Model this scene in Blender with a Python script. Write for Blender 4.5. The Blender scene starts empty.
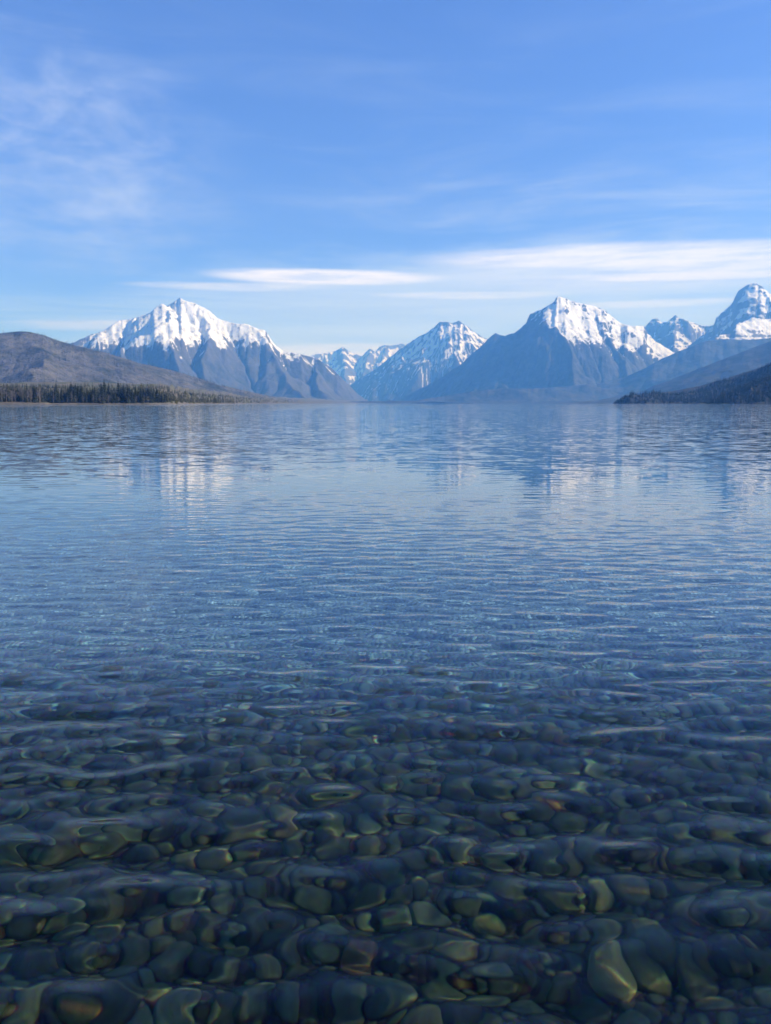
import bpy, math, random
import numpy as np
from mathutils import Vector

sc = bpy.context.scene
C = sc.collection
R = math.radians
rng = np.random.RandomState(7)

# ------------------------------------------------------------------ camera geometry
F_PX, CX, CY, PITCH, EYE = 771.0, 385.5, 512.0, R(8.03), 1.6
SUN_EL, SUN_AZ = R(29), R(94)


def ray(px, py):
    xc, yc = (px - CX) / F_PX, (CY - py) / F_PX
    return np.array([xc, math.cos(PITCH) + yc * math.sin(PITCH), -math.sin(PITCH) + yc * math.cos(PITCH)])


def at(px, py, Y):
    d = ray(px, py)
    return np.array([d[0] / d[1] * Y, Y, EYE + d[2] / d[1] * Y])


def project(x, y, z):
    z = z - EYE
    f = y * math.cos(PITCH) - z * math.sin(PITCH)
    u = y * math.sin(PITCH) + z * math.cos(PITCH)
    return CX + F_PX * x / f, CY - F_PX * u / f


# ------------------------------------------------------------------ mesh helpers
def mesh_data(name, v, faces, mats=(), smooth=True, mat_index=None):
    v = np.asarray(v, dtype=np.float32)
    m = bpy.data.meshes.new(name)
    if isinstance(faces, np.ndarray):
        faces = [faces]
    loops = np.concatenate([f.ravel() for f in faces]).astype(np.int32)
    sizes = np.concatenate([np.full(len(f), f.shape[1], dtype=np.int32) for f in faces])
    starts = np.concatenate([[0], np.cumsum(sizes)[:-1]]).astype(np.int32)
    m.vertices.add(len(v))
    m.vertices.foreach_set('co', v.ravel())
    m.loops.add(len(loops))
    m.loops.foreach_set('vertex_index', loops)
    m.polygons.add(len(sizes))
    m.polygons.foreach_set('loop_start', starts)
    m.polygons.foreach_set('use_smooth', np.full(len(sizes), smooth))
    if mat_index is not None:
        m.polygons.foreach_set('material_index', np.asarray(mat_index, dtype=np.int32))
    for q in mats:
        m.materials.append(q)
    m.update()
    m.validate()
    return m


def link(name, m, parent=None):
    o = bpy.data.objects.new(name, m)
    C.objects.link(o)
    if parent:
        o.parent = parent
    return o


def tag(o, label=None, cat=None, kind=None, group=None):
    for k, v in (('label', label), ('category', cat), ('kind', kind), ('group', group)):
        if v:
            o[k] = v
    return o


def grid_faces(nr, nc):
    i = np.arange(nr * nc, dtype=np.int32).reshape(nr, nc)
    return np.stack([i[:-1, :-1], i[:-1, 1:], i[1:, 1:], i[1:, :-1]], -1).reshape(-1, 4)


# ------------------------------------------------------------------ 2D gradient noise
def perlin(x, y, seed=0):
    xi, yi = np.floor(x).astype(np.int64), np.floor(y).astype(np.int64)
    fx, fy = x - xi, y - yi

    def g(ix, iy):
        h = (ix * 374761393 + iy * 668265263 + seed * 974634777) & 0xFFFFFFFF
        h = ((h ^ (h >> 13)) * 1274126177) & 0xFFFFFFFF
        h = (h ^ (h >> 16)) & 0xFFFF
        a = h * (2 * math.pi / 65536)
        return np.cos(a), np.sin(a)
    u, v = fx * fx * fx * (fx * (fx * 6 - 15) + 10), fy * fy * fy * (fy * (fy * 6 - 15) + 10)
    out = 0
    for dx, wx in ((0, 1 - u), (1, u)):
        for dy, wy in ((0, 1 - v), (1, v)):
            gx, gy = g(xi + dx, yi + dy)
            out = out + wx * wy * (gx * (fx - dx) + gy * (fy - dy))
    return out * 1.5


def fbm(x, y, seed=0, octs=5, gain=.5, ridged=False):
    a, s, o = 1., 0., 0
    for k in range(octs):
        n = perlin(x * 2 ** k, y * 2 ** k, seed + 17 * k)
        if ridged:
            n = 1 - 2 * np.abs(n)
        o = o + a * n
        s += a
        a *= gain
    return o / s


# ------------------------------------------------------------------ node helpers
class NT:
    def __init__(self, tree):
        self.t, self.n, self.l = tree, tree.nodes, tree.links

    def add(self, typ, **kw):
        q = self.n.new(typ)
        for k, v in kw.items():
            setattr(q, k, v)
        return q

    def put(self, sock, v):
        if isinstance(v, bpy.types.NodeSocket):
            self.l.new(v, sock)
        elif isinstance(v, (tuple, list)) and len(v) == 3 and sock.type == 'RGBA':
            sock.default_value = (*v, 1)
        else:
            sock.default_value = v

    def m(self, op, a, b=0., c=None, clamp=False):
        q = self.add('ShaderNodeMath', operation=op, use_clamp=clamp)
        self.put(q.inputs[0], a)
        self.put(q.inputs[1], b)
        if c is not None:
            self.put(q.inputs[2], c)
        return q.outputs[0]

    def ss(self, v, lo, hi, a=0., b=1.):
        q = self.add('ShaderNodeMapRange', interpolation_type='SMOOTHSTEP')
        for i, s in enumerate((v, lo, hi, a, b)):
            self.put(q.inputs[i], s)
        return q.outputs[0]

    def mix(self, f, a, b, blend='MIX'):
        q = self.add('ShaderNodeMix', data_type='RGBA', blend_type=blend)
        self.put(q.inputs[0], f)
        self.put(q.inputs[6], a)
        self.put(q.inputs[7], b)
        return q.outputs[2]

    def noise(self, vec, scale, detail=4., rough=.55, lac=2., col=False, dim='3D', dist=0.):
        q = self.add('ShaderNodeTexNoise', noise_dimensions=dim)
        if vec is not None:
            self.l.new(vec, q.inputs['Vector'])
        q.inputs['Scale'].default_value = scale
        q.inputs['Detail'].default_value = detail
        q.inputs['Roughness'].default_value = rough
        q.inputs['Lacunarity'].default_value = lac
        q.inputs['Distortion'].default_value = dist
        return q.outputs['Color' if col else 'Fac']

    def mapping(self, vec, scale=(1, 1, 1), rot=(0, 0, 0), loc=(0, 0, 0)):
        q = self.add('ShaderNodeMapping')
        self.l.new(vec, q.inputs['Vector'])
        q.inputs['Scale'].default_value = scale
        q.inputs['Rotation'].default_value = rot
        q.inputs['Location'].default_value = loc
        return q.outputs[0]


def material(name):
    m = bpy.data.materials.new(name)
    m.use_nodes = True
    m.node_tree.nodes.clear()
    t = NT(m.node_tree)
    t.out = t.add('ShaderNodeOutputMaterial')
    return m, t


def principled(t, col, rough=.8, spec=.3, normal=None):
    p = t.add('ShaderNodeBsdfPrincipled')
    t.put(p.inputs['Base Color'], col)
    t.put(p.inputs['Roughness'], rough)
    p.inputs['Specular IOR Level'].default_value = spec
    if normal is not None:
        t.l.new(normal, p.inputs['Normal'])
    t.l.new(p.outputs[0], t.out.inputs['Surface'])
    return p


# ------------------------------------------------------------------ terrain
def seg_tent(X, Y, pts, slope):
    """height of a roof-like ridge: ridge height minus slope times the distance to the ridge line"""
    best = np.full(X.shape, -1e9)
    for a, b in zip(pts[:-1], pts[1:]):
        d = b[:2] - a[:2]
        L = d @ d + 1e-9
        t = np.clip(((X - a[0]) * d[0] + (Y - a[1]) * d[1]) / L, 0, 1)
        dist = np.hypot(X - a[0] - t * d[0], Y - a[1] - t * d[1])
        best = np.maximum(best, a[2] + t * (b[2] - a[2]) - slope * dist)
    return best


def erode(h, dx, dy, iters, K, mexp=.5, diff=.02):
    nr, nc = h.shape
    N = nr * nc
    offs = [(-1, -1), (-1, 0), (-1, 1), (0, -1), (0, 1), (1, -1), (1, 0), (1, 1)]
    idx = np.arange(N).reshape(nr, nc)
    cell = (dx * dy).ravel()
    for _ in range(iters):
        hp = np.pad(h, 1, mode='edge')
        best = np.zeros_like(h)
        rec = idx.copy()
        rl = np.ones_like(h)
        for oy, ox in offs:
            nb = hp[1 + oy:1 + oy + nr, 1 + ox:1 + ox + nc]
            ln = np.sqrt((ox * dx) ** 2 + (oy * dy) ** 2)
            s = (h - nb) / ln
            iy, ix = np.clip(np.arange(nr) + oy, 0, nr - 1), np.clip(np.arange(nc) + ox, 0, nc - 1)
            ni = idx[iy][:, ix]
            up = s > best
            best[up] = s[up]
            rec[up] = ni[up]
            rl[up] = ln[up]
        order = np.argsort(-h.ravel(), kind='stable').tolist()
        rc = rec.ravel().tolist()
        A = cell.tolist()
        for c in order:
            r = rc[c]
            if r != c:
                A[r] += A[c]
        f = (K * np.array(A) ** mexp / rl.ravel()).tolist()
        hh = h.ravel().tolist()
        for c in reversed(order):
            r = rc[c]
            if r != c:
                hr = hh[r]
                if hr < hh[c]:
                    hh[c] = (hh[c] + f[c] * hr) / (1 + f[c])
        h = np.array(hh).reshape(nr, nc)
        hp = np.pad(h, 1, mode='edge')
        h = h + diff * (hp[:-2, 1:-1] + hp[2:, 1:-1] + hp[1:-1, :-2] + hp[1:-1, 2:] - 4 * h)
    return h


def terrain(name, label, mat, crest, spurs, y0, y1, slope=.7, dpx=1., dY=25., jag=.6, warp=.36,
            wl=900., iters=6, K=.02, snow=None, seed=1, rough_amp=25., strata=0., kind='structure', cat='mountain'):
    crest_px = np.array(crest, dtype=float)
    cp = [at(*c) for c in crest]
    px = np.arange(crest_px[0, 0], crest_px[-1, 0] + .01, dpx)
    yc_m = (CY - (crest_px[:, 1].mean())) / F_PX
    u = (px - CX) / F_PX / (math.cos(PITCH) + yc_m * math.sin(PITCH))
    rows = np.arange(y0, y1 + 1, dY)
    Y = np.repeat(rows[:, None], len(u), 1)
    X = Y * u[None, :]
    # domain warp so ridges and gullies meander
    wx = fbm(X / wl, Y / wl, seed, 4) * wl * warp
    wy = fbm(X / wl + 31.7, Y / wl - 11.3, seed + 5, 4) * wl * warp
    h = seg_tent(X + wx, Y + wy, cp, slope)
    for sp in spurs:
        sl = slope
        if isinstance(sp[-1], float):
            sl, sp = sp[-1], sp[:-1]
        h = np.maximum(h, seg_tent(X + wx * .7, Y + wy * .7, [at(*c) for c in sp], sl))
    # talus: slopes flatten towards the foot
    rel = np.clip(h, 0, None) / max(1., max(c[2] for c in cp))
    h = np.where(h > 0, h * (.55 + .45 * np.clip(rel * 2.2, 0, 1)), h)
    h = h + rough_amp * fbm(X / 320, Y / 320, seed + 9, 5, .55) * np.clip(h / 200, 0, 1)
    h = h + rough_amp * 1.2 * (fbm(X / 700, Y / 700, seed + 3, 4, .5, True)) * np.clip(h / 300, 0, 1)
    dxm = np.abs(Y * (u[1] - u[0]))
    dym = np.full_like(Y, dY)
    if iters:
        h = erode(h, dxm, dym, iters, K)
    # keep the skyline at the height surveyed from the lake shore
    jit = jag * 1.6 * fbm(px / 9, px * 0 + seed, seed, 4, .6)
    pxc = px.copy()
    for _ in range(4):
        tz = np.interp(pxc, crest_px[:, 0], crest_px[:, 1]) - jit
        pxc = CX + F_PX * u * (math.cos(PITCH) + (CY - tz) / F_PX * math.sin(PITCH))
    tgt = np.array([(at(a, b, 1.)[2] - EYE) for a, b in zip(pxc, tz)])
    for _ in range(2):
        cur = np.max((h - EYE) / Y, axis=0)
        fac = np.clip(tgt / np.maximum(cur, 1e-4), .4, 2.2)
        h = np.where(h > 0, h * fac[None, :], h)
    # blocky strata on rock faces
    if strata:
        per = 75.
        q = h / per + .6 * fbm(X / 900, Y / 900, seed + 2, 3)
        h = h + strata * per * .16 * np.sin(2 * math.pi * q) * np.clip((h - 500) / 300, 0, 1)
    h = np.maximum(h, -9)
    o = link(name, mesh_data(name, np.stack([X, Y, h], -1).reshape(-1, 3), grid_faces(*X.shape), [mat]))
    gy, gx = np.gradient(h)
    gx, gy = gx / dxm, gy / dym
    sl = np.hypot(gx, gy)

    def blur(a, k):
        for _ in range(k):
            p = np.pad(a, 1, mode='edge')
            a = (p[:-2, 1:-1] + p[2:, 1:-1] + p[1:-1, :-2] + p[1:-1, 2:] + 2 * a) / 6
        return a
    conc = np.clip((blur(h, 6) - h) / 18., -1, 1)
    if snow is not None:
        sn = np.array(snow['line'], dtype=float)
        line_py = np.interp(px, sn[:, 0], sn[:, 1])
        line = np.array([at(a, b, 1.)[2] - EYE for a, b in zip(px, line_py)])
        e = (h - EYE) / Y - line[None, :]
        pxs = np.clip(e * F_PX, -60, snow.get('cap', 14))                                   # how far above the snow line, in steps of about 15 m
        nz = fbm(X / 260, Y / 260, seed + 40, 5, .6)
        val = pxs + snow.get('noise', 10) * nz + snow.get('conc', 10) * conc - snow.get('steep', 10) * np.clip(sl - snow.get('s0', .9), -.3, 1.5)
        if strata:
            val = val + snow.get('band', 6) * np.sin(2 * math.pi * (h / 75. + .6 * fbm(X / 900, Y / 900, seed + 2, 3)))
        s = np.clip(val / snow.get('soft', 6) + .5, 0, 1)
    else:
        s = np.zeros_like(h)
    at1 = o.data.attributes.new('snow', 'FLOAT', 'POINT')
    at1.data.foreach_set('value', s.ravel().astype(np.float32))
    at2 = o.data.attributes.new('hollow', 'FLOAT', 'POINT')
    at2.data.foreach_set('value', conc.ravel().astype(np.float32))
    tag(o, label, cat, kind)
    return o, (X, Y, h)


def mountain_material(name, forest_a, forest_b, rock, patch=.5, bump=22., nscale=1 / 600, speck=.35, snow_col=(.68, .7, .735)):
    m, t = material(name)
    geo = t.add('ShaderNodeNewGeometry')
    pos = geo.outputs['Position']
    att = t.add('ShaderNodeAttribute', attribute_name='snow')
    hol = t.add('ShaderNodeAttribute', attribute_name='hollow')
    sep = t.add('ShaderNodeSeparateXYZ')
    t.l.new(pos, sep.inputs[0])
    n1 = t.noise(pos, nscale, 6, .62)
    n2 = t.noise(pos, 1 / 90, 4, .65)
    n3 = t.noise(t.mapping(pos, (1, 1, .35)), 1 / 45, 3, .7)
    base = t.mix(t.ss(n1, patch - .1, patch + .1), forest_a, forest_b)
    base = t.mix(t.ss(n2, .35, .7, 0, .55), base, rock)
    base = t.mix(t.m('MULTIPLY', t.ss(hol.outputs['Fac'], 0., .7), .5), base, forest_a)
    base = t.mix(t.ss(n3, .45, .7, 0., speck), base, forest_a)
    s = t.m('ADD', att.outputs['Fac'], t.m('MULTIPLY', t.m('SUBTRACT', t.m('ADD', t.m('MULTIPLY', n3, .6), t.m('MULTIPLY', n2, .6)), .6), 1.5))
    s = t.m('MULTIPLY', t.ss(s, .34, .66), t.ss(t.noise(t.mapping(pos, (1, 1, .5)), 1 / 70, 5, .72), .36, .46, .25, 1.))
    rk = t.mix(t.ss(att.outputs['Fac'], .02, .3), base, rock)
    col = t.mix(s, rk, t.mix(t.ss(n2, .4, .7, 0, .25), snow_col, (.5, .53, .58)))
    bp = t.add('ShaderNodeBump')
    bp.inputs['Strength'].default_value = .8
    bp.inputs['Distance'].default_value = bump
    t.l.new(t.m('ADD', t.m('MULTIPLY', n2, .9), t.m('MULTIPLY', n3, .5)), bp.inputs['Height'])
    principled(t, col, .85, .15, bp.outputs[0])
    return m


# ------------------------------------------------------------------ mountains
GREY_A, GREY_B = (.035, .042, .036), (.105, .098, .098)
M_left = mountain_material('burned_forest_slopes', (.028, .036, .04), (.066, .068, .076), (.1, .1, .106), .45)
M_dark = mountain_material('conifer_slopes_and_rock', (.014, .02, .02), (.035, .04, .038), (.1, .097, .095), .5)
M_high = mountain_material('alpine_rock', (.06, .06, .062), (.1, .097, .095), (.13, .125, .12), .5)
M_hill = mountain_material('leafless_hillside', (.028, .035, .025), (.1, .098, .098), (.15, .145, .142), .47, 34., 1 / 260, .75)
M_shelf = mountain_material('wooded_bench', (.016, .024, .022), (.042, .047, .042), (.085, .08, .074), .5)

terrain('mountain', 'broad snow-capped mountain with a pointed summit, on the left above the brown hill', M_left,
        [(40, 352, 11200), (72, 343, 11300), (90, 335, 11400), (103, 331, 11500), (112, 325, 11500), (118, 321, 11500),
         (135, 318, 11600), (150, 312.5, 11700), (157, 306.5, 11700), (162, 303.5, 11650), (167, 306, 11900), (172, 303, 12100),
         (176, 300.5, 12100), (180, 297.5, 12100), (186, 301, 12100), (194, 303, 12100), (205, 308, 12100), (212, 313, 12050),
         (217, 318, 12050), (230, 322.5, 12050), (240, 323.5, 12050), (246, 324, 12000), (257, 328, 12000), (265.6, 331, 12000),
         (270, 338, 12060), (275, 345, 12090), (285, 352, 12150), (300, 354, 12250), (316, 358, 12350), (331, 367.5, 12450),
         (347, 383, 12500), (358, 394, 12550), (368, 402, 12600)],
        [[(162, 303.5, 11650), (166, 322, 11200), (172, 345, 10600), (180, 372, 9900), (184, 398, 9300)],
         [(135, 318, 11600), (128, 335, 11200), (122, 352, 10600), (118, 385, 9800)],
         [(205, 308, 12100), (206, 325, 11600), (207, 345, 11000), (210, 372, 10300), (214, 398, 9600)],
         [(257, 328, 12000), (275, 352, 11400), (288, 372, 10900), (300, 394, 10300)],
         [(300, 354, 12250), (318, 374, 11500), (330, 392, 10900)]],
        9000, 14000, slope=.8, seed=3, K=.024, iters=6, jag=.8, rough_amp=30,
        snow=dict(line=[(40, 346), (90, 341), (110, 344), (130, 350), (160, 347), (190, 350), (215, 347), (235, 343), (255, 346), (270, 352), (290, 360), (310, 361), (330, 362), (366, 370)],
                  noise=17, conc=12, steep=9, s0=.95, soft=10))

terrain('mountain', 'jagged snowy range far up the valley, between the two central mountains', M_high,
        [(285, 370, 22500), (305, 358, 22500), (315, 354, 22600), (325, 353, 22700), (335, 351, 22800), (342, 347, 23000), (349, 351, 23000),
         (354, 353.5, 22900), (362, 356, 22900), (365, 352.5, 22900), (370, 348.5, 23000), (375, 351.5, 23000), (380, 346.5, 23200),
         (386, 344.5, 23300), (392, 345, 23400), (397, 344.5, 23400), (402, 343.5, 23400), (410, 347, 23300), (430, 352, 23300), (450, 365, 23000)],
        [[(342, 347, 23000), (346, 365, 22000), (348, 385, 21000)], [(370, 348.5, 23000), (362, 368, 22000), (356, 388, 21000)],
         [(386, 344.5, 23300), (380, 362, 22300), (372, 385, 21200)], [(325, 353, 22700), (330, 375, 21600)]],
        19500, 25500, slope=.85, seed=11, dY=50, K=.03, iters=5, jag=.9, rough_amp=70,
        snow=dict(line=[(285, 388), (340, 390), (450, 392)], cap=13, noise=18, conc=14, steep=26, s0=.6, soft=8))

terrain('mountain', 'steep triangular mountain streaked with snow, in the middle of the valley', M_dark,
        [(325, 403, 19186), (340, 392, 18991), (353, 383, 18822), (378, 367, 18497), (390, 357, 18341), (399, 350, 18224), (408.5, 343.5, 18100),
         (419, 336, 17964), (427, 333, 17860), (434, 327, 17769), (440, 322, 17691), (447, 321.5, 17600), (452, 323.5, 17680), (456, 322, 17744),
         (459, 320.5, 17792), (463, 324, 17856), (468, 326.5, 17936), (474, 331.5, 18032), (484, 338, 18192), (492, 340, 18320), (520, 356, 18768), (560, 385, 19408)],
        [[(447, 321.5, 17600), (450, 338, 17100), (458, 360, 16400), (464, 388, 15600)],
         [(427, 333, 17860), (426, 350, 17300), (426, 372, 16600), (427, 395, 15700)],
         [(408.5, 343.5, 18100), (404, 362, 17500), (400, 385, 16700)],
         [(463, 324, 17856), (474, 345, 17300), (485, 368, 16700), (494, 395, 15900)]],
        14500, 20800, slope=.8, seed=21, dY=30, K=.035, iters=7, jag=.9, rough_amp=45,
        snow=dict(line=[(325, 378), (400, 366), (430, 360), (455, 362), (490, 366), (560, 370)], cap=10, noise=10, conc=34, steep=14, s0=.75, soft=7))

terrain('mountain', 'massive peak right of centre, its left face dark and its right face patched with snow', M_dark,
        [(395, 403, 14806), (407, 395, 14650), (424, 387, 14429), (440, 378, 14221), (459, 365.5, 13974), (481, 346, 13688), (490, 337, 13571), (495, 333, 13506), (499, 334.5, 13454),
         (505, 336, 13376), (513, 333.5, 13272), (518.5, 329.5, 13200), (526, 323.5, 13103), (530, 314, 13051), (540, 310, 12921), (547, 306, 12830), (554, 302, 12739),
         (557.5, 295.8, 12704), (564, 298, 12763), (574, 301.5, 12853), (582, 304, 12925), (591, 305.5, 13006), (603, 308.5, 13114), (608, 313.5, 13159), (614, 318, 13213), (621, 323.5, 13276),
         (631, 326, 13366), (644.5, 326, 13488), (648, 334, 13519), (655, 341, 13582), (665, 347, 13672), (680, 356, 13807), (700, 372, 13987)],
        [[(557.5, 295.8, 12700), (556, 312, 12350), (560, 335, 11800), (572, 362, 11100), (584, 392, 10300)],
         [(530, 314, 13050), (524, 338, 12500), (514, 366, 11800), (506, 394, 11000)],
         [(591, 305.5, 13000), (608, 328, 12400), (622, 352, 11800), (634, 380, 11000)],
         [(631, 326, 13366), (640, 345, 12800), (648, 362, 12200)],
         [(495, 333, 13506), (486, 362, 12900), (474, 392, 12000)]],
        10000, 16200, slope=.84, seed=33, K=.03, iters=6, jag=.8, rough_amp=34, strata=.22,
        snow=dict(line=[(395, 325), (500, 322), (530, 320), (545, 322), (556, 334), (570, 344), (600, 346), (620, 350), (640, 354), (665, 362), (700, 365)],
                  cap=10, noise=17, conc=10, steep=14, s0=.75, soft=7, band=2.5))

terrain('mountain', 'small rocky peak and snow bowl in the gap before the rightmost summit', M_high,
        [(625, 345, 17300), (640, 330, 17090), (646, 325.5, 17006), (652, 319.5, 16922), (657, 318.5, 16852), (662, 322, 16782), (668, 321.5, 16698), (672, 318, 16642),
         (675.5, 315, 16598), (679, 317.5, 16584), (689.5, 321.5, 16542), (702, 325.5, 16492), (710, 326, 16460), (722, 322, 16412), (745, 330, 16320), (770, 345, 16220)],
        [[(675.5, 315, 16600), (675, 330, 16100), (678, 348, 15400)], [(702, 325.5, 16492), (697, 340, 16000), (690, 355, 15400)],
         [(652, 319.5, 16920), (654, 338, 16300), (658, 360, 15500)]],
        14500, 18500, slope=.9, seed=44, dY=30, K=.03, iters=5, jag=.7, rough_amp=40, strata=.45,
        snow=dict(line=[(625, 362), (770, 362)], cap=9, noise=18, conc=12, steep=26, s0=.62, soft=8, band=5))

terrain('mountain', 'tallest blocky snow peak at the right edge of the photo', M_high,
        [(690, 345, 15620), (705, 333, 15290), (714, 325, 15092), (716, 318, 15048), (723, 312, 14894), (732, 303.5, 14696), (735, 297, 14630), (738, 291.5, 14564), (742, 287.5, 14476),
         (746, 285.5, 14388), (751, 283.5, 14278), (756, 283, 14168), (761, 286, 14058), (767, 291, 13926), (773, 296, 13794), (790, 310, 13420), (815, 322, 12870), (850, 340, 12100)],
        [[(767, 291, 13926), (772, 308, 13500), (778, 328, 12900)], [(723, 312, 14894), (722, 328, 14300), (724, 345, 13600)],
         [(790, 310, 13420), (792, 328, 12900), (796, 345, 12200)],
         [(712, 334, 12000), (724, 327, 12300), (740, 321.5, 12700), (757, 320, 13000), (771, 319, 13300), (800, 320, 13800), .75]],
        11000, 17000, slope=.9, seed=52, K=.028, iters=5, jag=1.2, rough_amp=32, strata=.32,
        snow=dict(line=[(690, 338), (715, 340), (740, 339), (771, 338), (850, 340)], cap=10, noise=14, conc=10, steep=18, s0=.75, soft=6, band=3))

# the lower slopes on either side of the lake
terrain('hillside', 'long dark wooded slope coming down from the right to the far shore', M_shelf,
        [(405, 403.2, 9700), (425, 399, 9900), (445, 396, 10000), (470, 391.5, 10100), (500, 388.5, 10200), (530, 388.5, 10200), (560, 387, 10300), (600, 383, 10400), (625, 377, 10500), (645, 368, 10600),
         (660, 359.5, 10700), (675, 353, 10800), (690, 346.5, 10900), (705, 341, 11000), (725, 339, 11000), (745, 340, 11000), (771, 338, 11000), (800, 333, 11000), (850, 325, 11000), (960, 318, 11000), (1080, 330, 10800)],
        [], 8300, 12500, slope=.42, seed=61, dY=40, K=.02, iters=3, jag=.15, rough_amp=12, cat='hillside')
terrain('hillside', 'nearer wooded shoulder rising to the right edge behind the dark trees', M_shelf,
        [(560, 403.3, 6600), (600, 400, 6800), (640, 391, 7000), (670, 380, 7100), (700, 368, 7200), (730, 356.5, 7300), (755, 347, 7350), (771, 341, 7400), (800, 331, 7500), (850, 318, 7600), (960, 306, 7600), (1080, 320, 7400)],
        [], 5400, 8400, slope=.3, seed=66, dY=40, K=.015, iters=3, jag=.15, rough_amp=10, cat='hillside')
_, BH = terrain('hill', 'brown leafless hill with a rounded top at the left edge', M_hill,
        [(-420, 366, 3700), (-300, 354, 3900), (-180, 345, 4100), (-70, 340, 4300), (-30, 336, 4400), (0, 333.5, 4500), (10, 332, 4500), (20, 331.2, 4500), (30, 332, 4500), (45, 335.5, 4600), (55, 339.5, 4700), (70, 344, 4800), (90, 349, 4950), (104, 352, 5050),
         (137, 362.5, 5300), (171, 370, 5600), (196, 377.5, 5800), (219, 385, 6000), (258, 393.5, 6500), (297, 401, 7200), (330, 403.4, 7600)],
        [[(20, 331.2, 4500), (40, 350, 4000), (60, 372, 3400)], [(104, 352, 5050), (90, 366, 4500), (84, 380, 3900)]],
        2600, 8200, slope=.3, seed=71, dY=28, K=.018, iters=4, jag=.25, rough_amp=14, cat='hill')
_, HA = terrain('hill', 'low wooded hill running into the lake on the right', M_shelf,
        [(582, 402.6, 2900), (592, 401.2, 2900), (602, 399.6, 2900), (612, 398, 2930), (630, 395.6, 2960), (645, 394.2, 3000), (670, 391.5, 3000), (700, 386, 3050), (730, 377, 3100), (771, 364, 3150), (800, 354, 3200), (850, 338, 3200), (960, 318, 3200), (1080, 310, 3200)],
        [], 2350, 3700, slope=.3, seed=81, dY=12, dpx=1.5, K=.01, iters=1, jag=.1, rough_amp=5, cat='hill')
_, HB = terrain('hill', 'nearest dark wooded shore at the right edge', M_shelf,
        [(700, 403.8, 1950), (712, 401, 1980), (730, 394, 2000), (750, 386, 2050), (771, 378, 2100), (800, 366, 2150), (850, 350, 2200), (960, 330, 2200), (1080, 322, 2200)],
        [], 1600, 2500, slope=.34, seed=86, dY=10, dpx=1.5, K=.01, iters=1, jag=.1, rough_amp=4, cat='hill')
_, FS = terrain('far_shore', 'low dark tree-lined flat at the head of the lake', M_shelf,
        [(300, 402.3, 9500), (340, 401.6, 9500), (370, 401, 9500), (400, 400.7, 9500), (440, 401, 9500), (480, 401.3, 9500), (540, 401, 9500), (600, 400.8, 9500), (660, 401, 9500)],
        [], 9300, 9900, slope=.16, seed=90, dY=30, dpx=2, K=.01, iters=0, jag=.7, rough_amp=3, cat='shore')

# left shore: a low plain behind a stony beach
M_shore, t = material('beach_gravel_and_dry_grass')
geo = t.add('ShaderNodeNewGeometry')
sx = t.add('ShaderNodeSeparateXYZ')
t.l.new(geo.outputs['Position'], sx.inputs[0])
n1 = t.noise(geo.outputs['Position'], 1 / 60, 5, .6)
n2 = t.noise(geo.outputs['Position'], 1 / 9, 4, .6)
gr = t.mix(t.ss(n1, .4, .6), (.085, .095, .04), (.15, .125, .09))
bc = t.mix(t.ss(n2, .35, .65), (.085, .08, .068), (.17, .155, .135))
principled(t, t.mix(t.ss(t.m('ADD', sx.outputs['Z'], t.m('MULTIPLY', n1, 2.)), 2.4, 4.0), bc, gr), .9, .2)
S_PX = np.array([-460, -20, 20, 45, 50, 100, 150, 168, 180, 230, 270, 300, 340, 368.])
S_Y = np.array([1000, 930, 950, 960, 985, 1000, 1030, 1080, 1250, 1900, 3200, 5200, 8000, 9500.])
px = np.arange(-460, 368.1, 1.5)
ys = np.interp(px, S_PX, S_Y)
step = np.concatenate([[-60, -20, -6, 0, 3, 7, 12, 20, 32, 50, 80, 120, 170], np.geomspace(240, 5200, 26)])
Yg = ys[None, :] + step[:, None] * np.clip(ys / 1000, 1, 3)[None, :]
Xg = Yg * ((px - CX) / F_PX * math.cos(PITCH))[None, :]
hg = np.interp(step, [-60, -20, 0, 12, 32, 120, 400, 1500, 5200], [-9, -3, -.3, 1.4, 2.6, 6, 22, 66, 105])[:, None] + 0 * Yg
hg = hg + fbm(Xg / 150, Yg / 150, 5, 4) * np.clip(hg, 0, 40) * .35
shore = link('shore', mesh_data('shore', np.stack([Xg, Yg, hg], -1).reshape(-1, 3), grid_faces(*Xg.shape), [M_shore]))
tag(shore, 'low left shore with a pale stony beach and dry olive grass', 'shore', 'structure')


def shore_h(x, y):
    p = (x / y) / math.cos(PITCH) * F_PX + CX
    s = (y - np.interp(p, S_PX, S_Y)) / np.clip(np.interp(p, S_PX, S_Y) / 1000, 1, 3)
    h = np.interp(s, [-60, -20, 0, 12, 32, 120, 400, 1500, 5200], [-9, -3, -.3, 1.4, 2.6, 6, 22, 66, 105])
    return h + fbm(x / 150, y / 150, 5, 4) * np.clip(h, 0, 40) * .35


# valley floor reaching to the horizon
gm = link('ground', mesh_data('ground', [(-20000, 9650, 2.5), (20000, 9650, 2.5), (20000, 26000, 2.5), (-20000, 26000, 2.5)], np.array([[0, 1, 2, 3]]), [M_shelf]))
tag(gm, 'flat valley floor beyond the head of the lake', 'ground', 'structure')


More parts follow.
